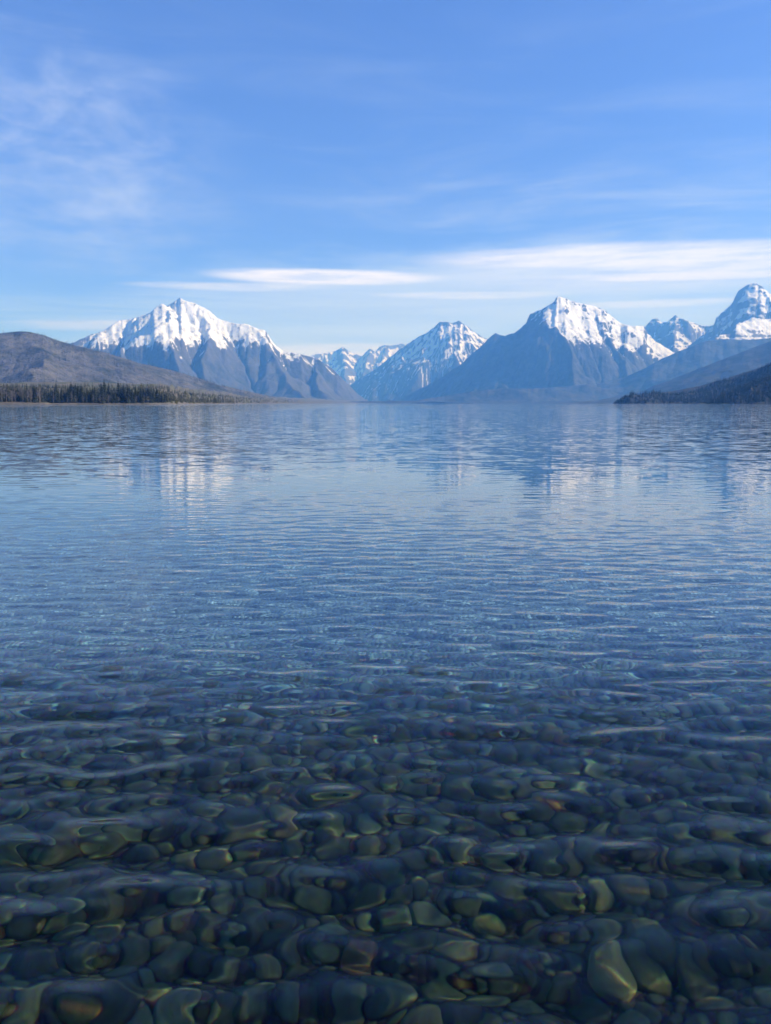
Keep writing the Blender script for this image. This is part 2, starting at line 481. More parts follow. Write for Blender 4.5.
def sample_height(T, x, y):
    X, Y, h = T
    r = (y - Y[0, 0]) / (Y[1, 0] - Y[0, 0])
    u = X[0] / Y[0, 0]
    c = (x / y - u[0]) / (u[1] - u[0])
    r0 = np.clip(np.floor(r).astype(int), 0, X.shape[0] - 2)
    c0 = np.clip(np.floor(c).astype(int), 0, X.shape[1] - 2)
    fr, fc = np.clip(r - r0, 0, 1), np.clip(c - c0, 0, 1)
    return (h[r0, c0] * (1 - fr) * (1 - fc) + h[r0 + 1, c0] * fr * (1 - fc) + h[r0, c0 + 1] * (1 - fr) * fc + h[r0 + 1, c0 + 1] * fr * fc)


# ------------------------------------------------------------------ trees
def leaf_material(name, a, b, rough=.8):
    m, t = material(name)
    geo = t.add('ShaderNodeNewGeometry')
    oi = t.add('ShaderNodeObjectInfo')
    n = t.noise(geo.outputs['Position'], .35, 3, .6)
    f = t.m('ADD', t.m('MULTIPLY', geo.outputs['Random Per Island'], .6), t.m('MULTIPLY', n, .3))
    f = t.m('ADD', f, t.m('MULTIPLY', t.m('SUBTRACT', oi.outputs['Random'], .5), .5), clamp=True)
    principled(t, t.mix(f, a, b), rough, .15)
    return m


M_needle = leaf_material('dark_conifer_needles', (.009, .016, .011), (.03, .036, .022))
M_olive = leaf_material('olive_young_needles', (.05, .052, .02), (.12, .112, .045))
M_bare = leaf_material('bare_grey_twigs', (.1, .09, .08), (.24, .215, .19))
M_bark = leaf_material('grey_bark', (.09, .075, .06), (.2, .18, .155))


def conifer_crown(h, r, seed, whorls=11, per=9, base=.14):
    """tapered tiers of drooping, ragged sprays with gaps between them"""
    q = random.Random(seed)
    V, Fq = [], []
    for w in range(whorls):
        f = w / (whorls - 1)
        z = h * (base + (1 - base) * f ** .92)
        rr = r * (1 - f) ** .85 * q.uniform(.75, 1.15) + .12
        for k in range(per):
            if q.random() < .12:
                continue
            a = 2 * math.pi * (k + q.random() * .8) / per + w
            L = rr * q.uniform(.6, 1.2)
            dr = L * q.uniform(.25, .6)
            wd = L * q.uniform(.4, .7) + .15
            c, s = math.cos(a), math.sin(a)
            i = len(V)
            zz = z + q.uniform(-.3, .3)
            th = wd * .8
            V += [(0, 0, zz + th * .9), (c * L * .55 - s * wd, s * L * .55 + c * wd, zz - dr * .4), (c * L, s * L, zz - dr),
                  (c * L * .55 + s * wd, s * L * .55 - c * wd, zz - dr * .4), (c * L * .5, s * L * .5, zz + th * .2), (c * L * .45, s * L * .45, zz - dr * .5 - th)]
            Fq += [(i + a_, i + b_, i + c_) for a_, b_, c_ in ((0, 1, 4), (1, 2, 4), (2, 3, 4), (3, 0, 4), (1, 5, 2), (2, 5, 3), (0, 5, 1), (3, 5, 0))]
    i = len(V)
    V += [(.12, 0, h * .93), (-.06, .1, h * .93), (-.06, -.1, h * .93), (0, 0, h * 1.04)]
    Fq += [(i, i + 1, i + 3), (i + 1, i + 2, i + 3), (i + 2, i, i + 3)]
    return np.array(V), np.array(Fq)


def tube(pts, radii, n=5):
    V, Fq = [], []
    for j, (p, r) in enumerate(zip(pts, radii)):
        for k in range(n):
            a = 2 * math.pi * k / n
            V.append((p[0] + r * math.cos(a), p[1] + r * math.sin(a), p[2]))
    for j in range(len(pts) - 1):
        for k in range(n):
            a, b = j * n + k, j * n + (k + 1) % n
            Fq += [(a, b, b + n), (a, b + n, a + n)]
    return np.array(V), np.array(Fq)


def trunk_shape(h, r, seed):
    q = random.Random(seed)
    zs = [0, h * .3, h * .6, h * .95]
    return tube([(q.uniform(-.1, .1) * (z > 0), q.uniform(-.1, .1) * (z > 0), z - .3) for z in zs], [r, r * .75, r * .45, r * .08])


def bare_crown(h, r, seed, n=26):
    """leafless branches, each forking into thin twigs"""
    q = random.Random(seed)
    VV, FF, off = [], [], 0
    for k in range(n):
        z0 = h * (.25 + .7 * (k / n))
        a = q.uniform(0, 6.28)
        L = r * (1.15 - .75 * k / n) * q.uniform(.7, 1.2)
        c, s = math.cos(a), math.sin(a)
        p = [(0, 0, z0), (c * L * .5, s * L * .5, z0 + L * .45), (c * L, s * L, z0 + L * q.uniform(.8, 1.3))]
        v, f = tube(p, [.16, .1, .04], 4)
        VV.append(v); FF.append(f + off); off += len(v)
        for j in range(4):
            b = a + q.uniform(-1.1, 1.1)
            st = p[1] if j < 2 else p[2]
            l2 = L * q.uniform(.35, .6)
            v, f = tube([st, (st[0] + math.cos(b) * l2, st[1] + math.sin(b) * l2, st[2] + l2 * q.uniform(.5, 1.3))], [.12, .05], 3)
            VV.append(v); FF.append(f + off); off += len(v)
    return np.concatenate(VV), np.concatenate(FF)


def make_tree(name, kind, h, r, seed):
    root = bpy.data.objects.new(name, None)
    C.objects.link(root)
    tv, tf = trunk_shape(h, h * .016 + .08, seed)
    link('trunk', mesh_data('trunk', tv, tf, [M_bark]), root)
    if kind == 'bare':
        v, f = bare_crown(h, r, seed)
        link('crown', mesh_data('crown', v, f, [M_bare], False), root)
    else:
        v, f = conifer_crown(h, r, seed, 13 if kind == 'conifer' else 8, 9, .12 if kind == 'conifer' else .05)
        link('crown', mesh_data('crown', v, f, [M_needle if kind == 'conifer' else M_olive], False), root)
    return root


def copy_tree(root):
    c = root.copy()
    C.objects.link(c)
    for ch in root.children:
        d = ch.copy()
        C.objects.link(d)
        d.parent = c
    return c


def plant(protos, used, x, y, z, s, label, cat, group, rnd):
    i = rnd.randrange(len(protos))
    t = protos[i] if i not in used else copy_tree(protos[i])
    used.add(i)
    t.location = (x, y, z)
    t.scale = (s * rnd.uniform(.85, 1.15), s * rnd.uniform(.85, 1.15), s)
    t.rotation_euler = (rnd.uniform(-.03, .03), rnd.uniform(-.03, .03), rnd.uniform(0, 6.28))
    tag(t, label, cat, None, group)


rnd = random.Random(5)
P_con = [make_tree('conifer_tree', 'conifer', h, r, i) for i, (h, r) in enumerate(((25, 4.3), (22, 4.0), (27, 4.2), (19, 3.8), (23, 3.4), (16, 3.6)))]
P_bare = [make_tree('bare_tree', 'bare', h, r, 20 + i) for i, (h, r) in enumerate(((21, 3.4), (18, 3.8), (23, 3.0)))]
P_young = [make_tree('young_conifer', 'young', h, r, 40 + i) for i, (h, r) in enumerate(((9, 2.3), (7, 2.0), (11, 2.4)))]
uc, ub, uy = set(), set(), set()


def px_x(px, Y):
    return (px - CX) / F_PX * math.cos(PITCH) * Y


def put_tree(P, U, px, back, s, label, cat, group):
    Y = float(np.interp(px, S_PX, S_Y)) + back
    x = px_x(px, Y)
    plant(P, U, x, Y, float(shore_h(np.array(x), np.array(Y))) - .2, s, label, cat, group, rnd)


# front rows of the dark stand
for k in range(78):
    px = 49 + 117 * (k + rnd.uniform(-.4, .4)) / 78
    taper = (1 + .18 * math.sin(px * .37) * math.sin(px * .113 + 1)) * np.interp(px, [48, 60, 110, 140, 160, 168], [.75, .85, .98, .95, .8, .45])
    put_tree(P_con, uc, px, rnd.uniform(14, 42), taper * rnd.choice((.55, .75, .88, .97, 1.05, 1.1)) * rnd.uniform(.9, 1.06) * 1.02,
             'dark conifer in the dense dark stand along the left shore', 'conifer tree', 'dark conifers of the dense stand on the left shore')
# pale leafless trees and dark conifers at the far left, above the pale beach
for k in range(30):
    px = -6 + 52 * (k + rnd.uniform(-.4, .4)) / 30
    if k % 5 < 3:
        put_tree(P_bare, ub, px, rnd.uniform(16, 36), rnd.uniform(.8, 1.08),
                 'pale grey leafless tree above the pale beach at the left edge', 'bare tree', 'leafless trees above the pale beach')
    else:
        put_tree(P_con, uc, px, rnd.uniform(26, 50), rnd.uniform(.75, 1.02),
                 'dark conifer among pale leafless trees at the left edge', 'conifer tree', 'dark conifers among the leafless trees')
for k in range(16):
    px = 52 + 105 * (k + rnd.uniform(-.4, .4)) / 16
    put_tree(P_bare, ub, px, rnd.uniform(10, 18), rnd.uniform(.4, .7),
             'small grey leafless tree in front of the dense dark stand', 'bare tree', 'small leafless trees before the dark stand')
for k in range(46):
    px = 163 + 72 * (k + rnd.uniform(-.4, .4)) / 46
    Ys = float(np.interp(px, S_PX, S_Y))
    put_tree(P_young, uy, px, rnd.uniform(12, 110), rnd.uniform(.8, 1.3) * (Ys / 1250) ** .6,
             'short olive-green young conifer on the low shore past the dark stand', 'young conifer', 'olive young conifers past the dark stand')


def forest(name, label, mats, placements, shapes, seed, cat='forest'):
    """a far-off wood that reads as one mass: many small crowns in one mesh"""
    q = np.random.RandomState(seed)
    VV, FF, MI, off = [], [], [], 0
    for x, y, z, s, mi in placements:
        v, f = shapes[q.randint(len(shapes))]
        a = q.uniform(0, 6.28)
        c, d = math.cos(a), math.sin(a)
        w = v * [s * q.uniform(.8, 1.2), s * q.uniform(.8, 1.2), s]
        w = np.stack([w[:, 0] * c - w[:, 1] * d + x, w[:, 0] * d + w[:, 1] * c + y, w[:, 2] + z], -1)
        VV.append(w); FF.append(f + off); off += len(v); MI.append(np.full(len(f), mi))
    o = link(name, mesh_data(name, np.concatenate(VV), np.concatenate(FF), mats, False, np.concatenate(MI)))
    return tag(o, label, cat, 'stuff')


SH_mid = [conifer_crown(22 * a, 4., 60 + i, 9, 7, .06) for i, a in enumerate((1, .85, 1.1, .7))]
SH_far = [conifer_crown(20 * a, 4.2, 70 + i, 6, 6, .04) for i, a in enumerate((1, .8, 1.15, .65))]
SH_snag = [conifer_crown(16 * a, 1.6, 80 + i, 4, 3, .2) for i, a in enumerate((1, .8, 1.2))]

# behind the front rows on the left shore
pl = []
for _ in range(2900):
    px = rnd.uniform(-300, 172)
    Y = float(np.interp(px, S_PX, S_Y)) + (rnd.uniform(40, 150) if px > 47 or px < 0 else rnd.uniform(48, 110))
    x = px_x(px, Y)
    s = rnd.uniform(.6, 1.02) * np.interp(px, [-60, 40, 48, 150, 172], [1, .95, .75, .92, .45])
    pl.append((x, Y, float(shore_h(np.array(x), np.array(Y))) - .3, s, 1 if rnd.random() < .22 else 0))
forest('forest', 'dark conifer wood filling in behind the front trees of the left shore', [M_needle, M_olive], pl, SH_mid, 1)
pl = []
for _ in range(2200):
    px = rnd.uniform(-60, 300)
    base = float(np.interp(px, S_PX, S_Y))
    Y = base * rnd.uniform(1.12, 1.75) if px < 170 else base * rnd.uniform(1.02, 1.5)
    x = px_x(px, Y)
    pl.append((x, Y, float(shore_h(np.array(x), np.array(Y))) - .3, rnd.uniform(.3, .62), 1 if rnd.random() < .8 else 0))
forest('young_forest', 'olive-green young forest on the plain behind the left shore', [M_needle, M_olive], pl, SH_far, 2)
# burned trunks over the brown hill
pl = []
q = np.random.RandomState(4)
px_, Y_ = q.uniform(-60, 290, 9000), q.uniform(2900, 6000, 9000)
x_ = px_x(px_, Y_)
z_ = sample_height(BH, x_, Y_)
den = fbm(x_ / 500, Y_ / 500, 8, 4)
for x, y, z, d, g in zip(x_, Y_, z_, den, q.uniform(-.3, .5, 9000)):
    if z > 14 and d > g - .25:
        pl.append((x, y, z - .5, q.uniform(.9, 1.8), 0 if d > .1 else 1))
forest('burned_forest', 'sparse grey burned trees standing all over the brown hill', [M_needle, M_bare], pl, SH_snag, 3)
# right-hand woods
for T, n, Y0, Y1, p0, lab, sd in ((HA, 12500, 2350, 3250, 600, 'dark conifer wood covering the low hill on the right', 5), (HB, 7500, 1640, 2200, 699, 'nearest dark conifer wood at the right edge', 6)):
    q = np.random.RandomState(sd)
    px_, Y_ = q.uniform(p0, 1000, n), q.uniform(Y0, Y1, n)
    x_ = px_x(px_, Y_)
    z_ = sample_height(T, x_, Y_)
    pl = [(x, y, z - .5, s, 0 if r_ < .93 else 1) for x, y, z, s, r_ in zip(x_, Y_, z_, q.uniform(.6, 1.1, n), q.uniform(0, 1, n)) if z > .35]
    forest('forest', lab, [M_needle, M_bare], pl, SH_far, sd)


# ------------------------------------------------------------------ lake water
NW = 90
wl = np.exp(rng.uniform(np.log(.10), np.log(.7), NW))
wt = math.pi / 2 + rng.normal(0, .36, NW)
wp = rng.uniform(0, 2 * math.pi, NW)
wk = 2 * math.pi / wl
wa = .1 * math.sqrt(2 / NW) * np.interp(np.log(wl), [np.log(.10), np.log(.16), np.log(.32), np.log(.7)], [1.05, 1.35, .95, .35]) / wk


def wave(x, y, cell):
    z = np.zeros_like(x)
    for i in range(NW):
        # a ripple too short for the mesh at that distance is left to the shader
        z += wa[i] * np.clip(wl[i] / (2.2 * cell) - 1, 0, 1) * np.sin(wk[i] * (x * math.cos(wt[i]) + y * math.sin(wt[i])) + wp[i])
    calm = 1 + .38 * fbm(x / 5. + 3, y / 9., 2, 3) + .2 * fbm(x / 1.3, y / 1.8, 4, 2)
    return z * np.clip(calm, .35, 1.6) * np.interp(y, [2.3, 3.6, 5.5, 9., 25., 60], [1.1, .7, .38, .31, .36, .38])


ncol = 600
ys = [-2.5]
while ys[-1] < 62:
    d = max(1.7, ys[-1])
    ys.append(ys[-1] + max(.012, .5 * d * d / (EYE * F_PX)))
near_rows = len(ys)
ys = np.array(ys + list(np.geomspace(65, 10200, 56)))
Yw = np.repeat(ys[:, None], ncol, 1)
Xw = np.linspace(-1, 1, ncol)[None, :] * (1.8 + .8 * np.maximum(Yw, 0))
Zw = np.zeros_like(Yw)
dyr = np.gradient(ys)[:near_rows, None] * .6
Zw[:near_rows] = wave(Xw[:near_rows], Yw[:near_rows], np.maximum(dyr, .02)) * np.clip((62 - Yw[:near_rows]) / 15, 0, 1)
fw = grid_faces(*Xw.shape)
row_of = np.repeat(np.arange(len(ys) - 1), ncol - 1)
far_row = int(np.searchsorted(ys, 10.))

# clear water: the index of refraction differs a little between red, green and blue, as in real water
M_water, t = material('clear_lake_water')
geo = t.add('ShaderNodeNewGeometry')
vm = t.add('ShaderNodeVectorMath', operation='SCALE')
t.l.new(geo.outputs['Position'], vm.inputs[0])
vm.inputs['Scale'].default_value = 7919.3
wn = t.add('ShaderNodeTexWhiteNoise')
t.l.new(vm.outputs[0], wn.inputs[0])
cr = t.add('ShaderNodeValToRGB')
cr.color_ramp.interpolation = 'CONSTANT'
el = cr.color_ramp.elements
SPECTRAL = .5
el[0].color, el[0].position = (3, 0, 0, 1), 0
el[1].color, el[1].position = (0, 3, 0, 1), SPECTRAL / 3
for p_, c_ in ((SPECTRAL * 2 / 3, (0, 0, 3, 1)), (SPECTRAL, (1, 1, 1, 1))):
    e3 = el.new(p_)
    e3.color = c_
t.l.new(wn.outputs['Value'], cr.inputs[0])
gl = t.add('ShaderNodeBsdfGlass')
gl.inputs['Roughness'].default_value = 0
sy = t.add('ShaderNodeSeparateXYZ')
t.l.new(geo.outputs['Position'], sy.inputs[0])
near = t.ss(sy.outputs['Y'], 6.5, 3.5)
t.l.new(t.mix(near, (1, 1, 1), cr.outputs[0]), gl.inputs['Color'])
spec = t.m('MULTIPLY', t.m('LESS_THAN', wn.outputs['Value'], SPECTRAL), near)
t.l.new(t.m('ADD', 1.333, t.m('MULTIPLY', spec, t.m('MULTIPLY', t.m('SUBTRACT', wn.outputs['Value'], SPECTRAL / 2), .036 / SPECTRAL))), gl.inputs['IOR'])
t.l.new(gl.outputs[0], t.out.inputs['Surface'])

# open water: the same water, its ripples given as slopes
M_far, t = material('open_lake_water')
geo = t.add('ShaderNodeNewGeometry')
sl = None
for sc_, am, st in ((1 / .18, .27, (.6, 1, 1)), (1 / .42, .25, (.55, 1, 1)), (1 / 1.1, .08, (.55, 1, 1))):
    c_ = t.noise(t.mapping(geo.outputs['Position'], st), sc_, 2, .5, col=True)
    s_ = t.add('ShaderNodeVectorMath', operation='SUBTRACT')
    t.l.new(c_, s_.inputs[0])
    s_.inputs[1].default_value = (.5, .5, .5)
    k_ = t.add('ShaderNodeVectorMath', operation='MULTIPLY')
    t.l.new(s_.outputs[0], k_.inputs[0])
    k_.inputs[1].default_value = (am * .45, am, 0)
    if sl is None:
        sl = k_.outputs[0]
    else:
        a_ = t.add('ShaderNodeVectorMath', operation='ADD')
        t.l.new(sl, a_.inputs[0])
        t.l.new(k_.outputs[0], a_.inputs[1])
        sl = a_.outputs[0]
gust = t.noise(t.mapping(geo.outputs['Position'], (.35, 1, 1)), 1 / 160., 3, .6)
sc2 = t.add('ShaderNodeVectorMath', operation='SCALE')
t.l.new(sl, sc2.inputs[0])
sy = t.add('ShaderNodeSeparateXYZ')
t.l.new(geo.outputs['Position'], sy.inputs[0])
t.l.new(t.m('MULTIPLY', t.ss(gust, .3, .7, .85, 1.12), t.ss(sy.outputs['Y'], 11., 32.)), sc2.inputs['Scale'])
up = t.add('ShaderNodeVectorMath', operation='ADD')
t.l.new(sc2.outputs[0], up.inputs[0])
t.l.new(geo.outputs['Normal'], up.inputs[1])
nrm = t.add('ShaderNodeVectorMath', operation='NORMALIZE')
t.l.new(up.outputs[0], nrm.inputs[0])
gl = t.add('ShaderNodeBsdfGlass')
gl.inputs['IOR'].default_value = 1.333
gl.inputs['Roughness'].default_value = .01
t.l.new(nrm.outputs[0], gl.inputs['Normal'])
t.l.new(gl.outputs[0], t.out.inputs['Surface'])

water = link('lake_water', mesh_data('lake_water', np.stack([Xw, Yw, Zw], -1).reshape(-1, 3), fw, [M_water, M_far], True, (row_of >= far_row).astype(int)))
tag(water, 'clear rippled lake water running from the camera to the far shore', 'lake', 'structure')
water.cycles.is_caustics_caster = True


# ------------------------------------------------------------------ lake bed and stones
def bed_z(y):
    return -(.58 + .09 * np.asarray(y, dtype=float) + np.clip(np.asarray(y) - 9, 0, None) * .08)


M_bed, t = material('lake_bed_gravel')
geo = t.add('ShaderNodeNewGeometry')
sx = t.add('ShaderNodeSeparateXYZ')
t.l.new(geo.outputs['Position'], sx.inputs[0])
n1 = t.noise(geo.outputs['Position'], 14, 6, .7)
vo = t.add('ShaderNodeTexVoronoi')
vo.inputs['Scale'].default_value = 26
t.l.new(geo.outputs['Position'], vo.inputs['Vector'])
g1 = t.mix(t.ss(n1, .35, .65), (.018, .022, .016), (.06, .062, .045))
g1 = t.mix(t.ss(vo.outputs['Distance'], .05, .5), g1, (.02, .022, .018))
bp = t.add('ShaderNodeBump')
bp.inputs['Distance'].default_value = .03
t.l.new(t.m('SUBTRACT', 1., vo.outputs['Distance']), bp.inputs['Height'])
upwelling = t.mix(t.ss(t.noise(geo.outputs['Position'], .3, 3), .4, .6), (.12, .25, .355), (.135, .275, .385))  # blue light sent back by deep water, painted into the far bed colour
principled(t, t.mix(t.ss(sx.outputs['Y'], 4., 6.6), g1, upwelling), .9, .2, bp.outputs[0])
by = np.array([-6, 0, 4, 9, 12, 16, 22, 30, 40, 55, 80, 12000.])
bz = np.maximum(bed_z(by), -11)
bx = np.array([-12000, -60, -20, 0, 20, 60, 12000.])
BX, BY = np.meshgrid(bx, by)
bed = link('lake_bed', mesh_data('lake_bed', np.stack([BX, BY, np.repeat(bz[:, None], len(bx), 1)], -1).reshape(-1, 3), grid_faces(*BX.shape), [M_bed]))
tag(bed, 'dark gravelly lake bed sloping away under the water', 'lake bed', 'structure')
bed.cycles.is_caustics_receiver = True


def stone_material(name, a, b, c):
    m, t = material(name)
    tc = t.add('ShaderNodeTexCoord')
    oi = t.add('ShaderNodeObjectInfo')
    off = t.add('ShaderNodeVectorMath', operation='ADD')
    t.l.new(tc.outputs['Object'], off.inputs[0])
    sc_ = t.m('MULTIPLY', oi.outputs['Random'], 37.)
    t.l.new(sc_, off.inputs[1])
    v = off.outputs[0]
    n1 = t.noise(v, 1.6, 5, .6)
    n2 = t.noise(v, 9., 5, .7)
    bands = t.noise(t.mapping(v, (.4, .4, 4.), (.5, .3, 0)), 1.2, 3, .5, dist=.4)
    col = t.mix(t.ss(n1, .35, .65), a, b)
    col = t.mix(t.ss(bands, .55, .7, 0, .45), col, c)
    col = t.mix(t.ss(n2, .5, .75, 0, .6), col, a)
    hs = t.add('ShaderNodeHueSaturation')
    t.l.new(t.m('ADD', .45, t.m('MULTIPLY', oi.outputs['Random'], .6)), hs.inputs['Value'])
    t.l.new(col, hs.inputs['Color'])
    bp = t.add('ShaderNodeBump')
    bp.inputs['Strength'].default_value = .35
    bp.inputs['Distance'].default_value = .02
    t.l.new(n2, bp.inputs['Height'])
    principled(t, hs.outputs[0], .75, .15, bp.outputs[0])
    return m


STONE_KINDS = [
    ('dark slate-green', stone_material('dark_slate_stone', (0.030, 0.050, 0.030), (0.056, 0.087, 0.050), (0.084, 0.126, 0.069)), .38),
    ('olive-green', stone_material('olive_stone', (0.056, 0.081, 0.035), (0.096, 0.134, 0.053), (0.136, 0.175, 0.069)), .34),
    ('grey-green', stone_material('grey_green_stone', (0.051, 0.087, 0.051), (0.090, 0.141, 0.080), (0.120, 0.175, 0.097)), .22),
    ('tan', stone_material('tan_stone', (0.092, 0.105, 0.045), (0.144, 0.165, 0.066), (0.192, 0.213, 0.088)), .06),
    ('rusty brown', stone_material('rusty_stone', (0.060, 0.052, 0.024), (0.096, 0.082, 0.037), (0.128, 0.116, 0.053)), .01),
]


def ico(sub):
    import bmesh
    b = bmesh.new()
    bmesh.ops.create_icosphere(b, subdivisions=sub, radius=1)
    b.verts.ensure_lookup_table()
    v = np.array([p.co[:] for p in b.verts])
    f = np.array([[p.index for p in q.verts] for q in b.faces])
    b.free()
    return v, f


def stone_shape(sub, seed):
    q = np.random.RandomState(seed)
    v, f = ico(sub)
    # a few flattened facets, softened, give the water-worn angular look
    d = np.ones(len(v))
    for _ in range(q.randint(5, 9)):
        n = q.normal(0, 1, 3)
        n /= np.linalg.norm(n)
        lim = q.uniform(.72, .95)
        p = v @ n
        cut = lim / np.maximum(p, 1e-3)
        d = np.where(p > 0, -np.log(np.exp(-24 * np.minimum(d, 3)) + np.exp(-24 * np.minimum(cut, 3))) / 24, d)
    for k in range(3):
        d = d + .035 / (k + 1) * np.sin(v @ q.normal(0, 1.6 * (k + 1), 3) + q.uniform(0, 6))
    v = v * d[:, None] * np.array([q.uniform(1.05, 1.4), q.uniform(.82, 1.0), q.uniform(.5, .72)])
    return v, f


N_SHAPE = 14
SHAPES_HI = [stone_shape(4, 100 + i) for i in range(N_SHAPE)]
SHAPES_LO = [stone_shape(3, 100 + i) for i in range(N_SHAPE)]
SHAPES_XLO = [stone_shape(2, 100 + i) for i in range(N_SHAPE)]

# pack stones on the bed, large ones first (hash grid for the distance test)
q = np.random.RandomState(12)
cells, stones = {}, []
CS = .32
for r0, nn, ymax in ((.088, 30, 6.5), (.07, 2000, 6.8), (.055, 7000, 7), (.04, 14000, 7), (.026, 16000, 5.2)):
    for _ in range(nn):
        y = 1.0 + (ymax - 1.0) * q.uniform() ** (1. if r0 > .06 else .8)
        x = q.uniform(-1, 1) * (1.2 + .66 * y)
        r = r0 * q.uniform(.82, 1.22)
        ci, cj = int(x // CS), int(y // CS)
        ok = True
        for a in (-1, 0, 1):
            for b in (-1, 0, 1):
                for (sx_, sy_, sr_) in cells.get((ci + a, cj + b), ()):
                    if (sx_ - x) ** 2 + (sy_ - y) ** 2 < (.9 * (sr_ + r)) ** 2:
                        ok = False
                        break
                if not ok:
                    break
            if not ok:
                break
        if ok:
            cells.setdefault((ci, cj), []).append((x, y, r))
            stones.append((x, y, r))
stones = np.array(stones)
sz = bed_z(stones[:, 1])
dist = np.sqrt(stones[:, 0] ** 2 + stones[:, 1] ** 2 + (EYE - sz) ** 2)
# where the stone appears: its apparent depth is about 0.75 of the true one
pxs, pys = project(stones[:, 0], stones[:, 1], sz * .75)
inview = (pxs > -10) & (pxs < 781) & (pys < 1040)
score = np.where(inview, stones[:, 2] / dist, 0)
big = set(np.argsort(-score)[:300].tolist())
wts = np.cumsum([k[2] for k in STONE_KINDS])

protos = [mesh_data('lake_stone', v, f, [STONE_KINDS[0][1]]) for v, f in SHAPES_HI]
VV, FF, MI, off = [], [], [], 0
for i, (x, y, r) in enumerate(stones):
    sh = q.randint(N_SHAPE)
    kd = int(np.searchsorted(wts, q.uniform(0, wts[-1])))
    a, tx, ty = q.uniform(0, 6.28), q.normal(0, .16), q.normal(0, .16)
    z = float(bed_z(y)) + .3 * r * q.uniform(.6, 1.3) - 1.1 * r * float(np.interp(y, [3.8, 6.4], [0, 1]))
    if i in big:
        o = link('lake_stone', protos[sh])
        o.location = (x, y, z)
        o.rotation_euler = (tx, ty, a)
        o.scale = (r, r, r)
        o.material_slots[0].link = 'OBJECT'
        o.material_slots[0].material = STONE_KINDS[kd][1]
        size = 'large' if r > .076 else ('fist-sized' if r < .052 else 'medium')
        cn = STONE_KINDS[kd][0]
        tag(o, f'{size} {cn} rounded stone on the lake bed nearest the camera', 'stone', None, f'{size} {cn} stones under the near water')
        o.cycles.is_caustics_receiver = True
    else:
        v, f = (SHAPES_LO if r / dist[i] > .014 else SHAPES_XLO)[sh]
        c, s = math.cos(a), math.sin(a)
        w = v * r
        w = np.stack([w[:, 0], w[:, 1], w[:, 2] + tx * w[:, 1] + ty * w[:, 0]], -1)
        w = np.stack([w[:, 0] * c - w[:, 1] * s + x, w[:, 0] * s + w[:, 1] * c + y, w[:, 2] + z], -1)
        VV.append(w); FF.append(f + off); off += len(w); MI.append(np.full(len(f), kd))


def island_stone(src, name):
    """the same stone colours for the merged cobbles: variation per stone instead of per object"""
    m = src.copy()
    m.name = name
    nt = m.node_tree
    geo = nt.nodes.new('ShaderNodeNewGeometry')
    for nd in list(nt.nodes):
        if nd.type == 'OBJECT_INFO':
            for lk in list(nd.outputs['Random'].links):
                nt.links.new(geo.outputs['Random Per Island'], lk.to_socket)
        if nd.type == 'TEX_COORD':
            mp = nt.nodes.new('ShaderNodeMapping')
            mp.inputs['Scale'].default_value = (12, 12, 12)
            tos = [lk.to_socket for lk in nd.outputs['Object'].links]
            nt.links.new(nd.outputs['Object'], mp.inputs['Vector'])
            for s_ in tos:
                nt.links.new(mp.outputs[0], s_)
    t = NT(nt)
    sp_ = t.add('ShaderNodeSeparateXYZ')
    t.l.new(geo.outputs['Position'], sp_.inputs[0])
    pb = [nd for nd in nt.nodes if nd.type == 'BSDF_PRINCIPLED'][0]
    old = pb.inputs['Base Color'].links[0].from_socket
    upwell_mask = t.m('MULTIPLY', t.ss(t.m('ADD', sp_.outputs['Y'], t.noise(geo.outputs['Position'], 2., 4)), 4., 6.8), .97)  # farther cobbles take on the painted blue glow of the deep water
    t.put(pb.inputs['Base Color'], t.mix(upwell_mask, old, (.125, .26, .37)))
    return m


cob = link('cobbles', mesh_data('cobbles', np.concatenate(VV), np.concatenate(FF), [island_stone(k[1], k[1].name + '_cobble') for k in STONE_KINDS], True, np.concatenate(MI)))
tag(cob, 'countless smaller and farther cobbles covering the lake bed', 'cobbles', 'stuff')
cob.cycles.is_caustics_receiver = True
print('stones', len(stones), 'merged verts', off)

# ------------------------------------------------------------------ haze over the lake
hv = np.array([(x, y, z) for z in (-13, 2420) for y in (-3000, 26200) for x in (-20500, 20500)], dtype=float)
M_haze, t = material('blue_air')
pv = t.add('ShaderNodeVolumePrincipled')
pv.inputs['Color'].default_value = (.12, .39, 1, 1)
pv.inputs['Absorption Color'].default_value = (1, 1, 1, 1)
pv.inputs['Density'].default_value = 7.2e-5
pv.inputs['Anisotropy'].default_value = .1
t.l.new(pv.outputs[0], t.out.inputs['Volume'])
haze = link('haze', mesh_data('haze', hv, np.array([[0, 2, 3, 1], [4, 5, 7, 6], [0, 1, 5, 4], [2, 6, 7, 3], [0, 4, 6, 2], [1, 3, 7, 5]]), [M_haze], False))
tag(haze, 'thin blue haze over the lake and mountains', 'haze', 'stuff')

# ------------------------------------------------------------------ sun
ld = bpy.data.lights.new('sun', 'SUN')
ld.energy, ld.angle, ld.color = 5.0, R(.5), (1, .94, .84)
ld.cycles.is_caustics_light = True
sun = bpy.data.objects.new('sun', ld)
C.objects.link(sun)
d = Vector((math.sin(SUN_AZ) * math.cos(SUN_EL), math.cos(SUN_AZ) * math.cos(SUN_EL), math.sin(SUN_EL)))
sun.rotation_euler = d.to_track_quat('Z', 'Y').to_euler()

# ------------------------------------------------------------------ sky
wd = bpy.data.worlds.new('World')
sc.world = wd
wd.use_nodes = True
t = NT(wd.node_tree)
bg = wd.node_tree.nodes['Background']
tc = t.add('ShaderNodeTexCoord')
dirv = tc.outputs['Generated']
sp = t.add('ShaderNodeSeparateXYZ')
t.l.new(dirv, sp.inputs[0])
dx_, dy_, dz_ = sp.outputs
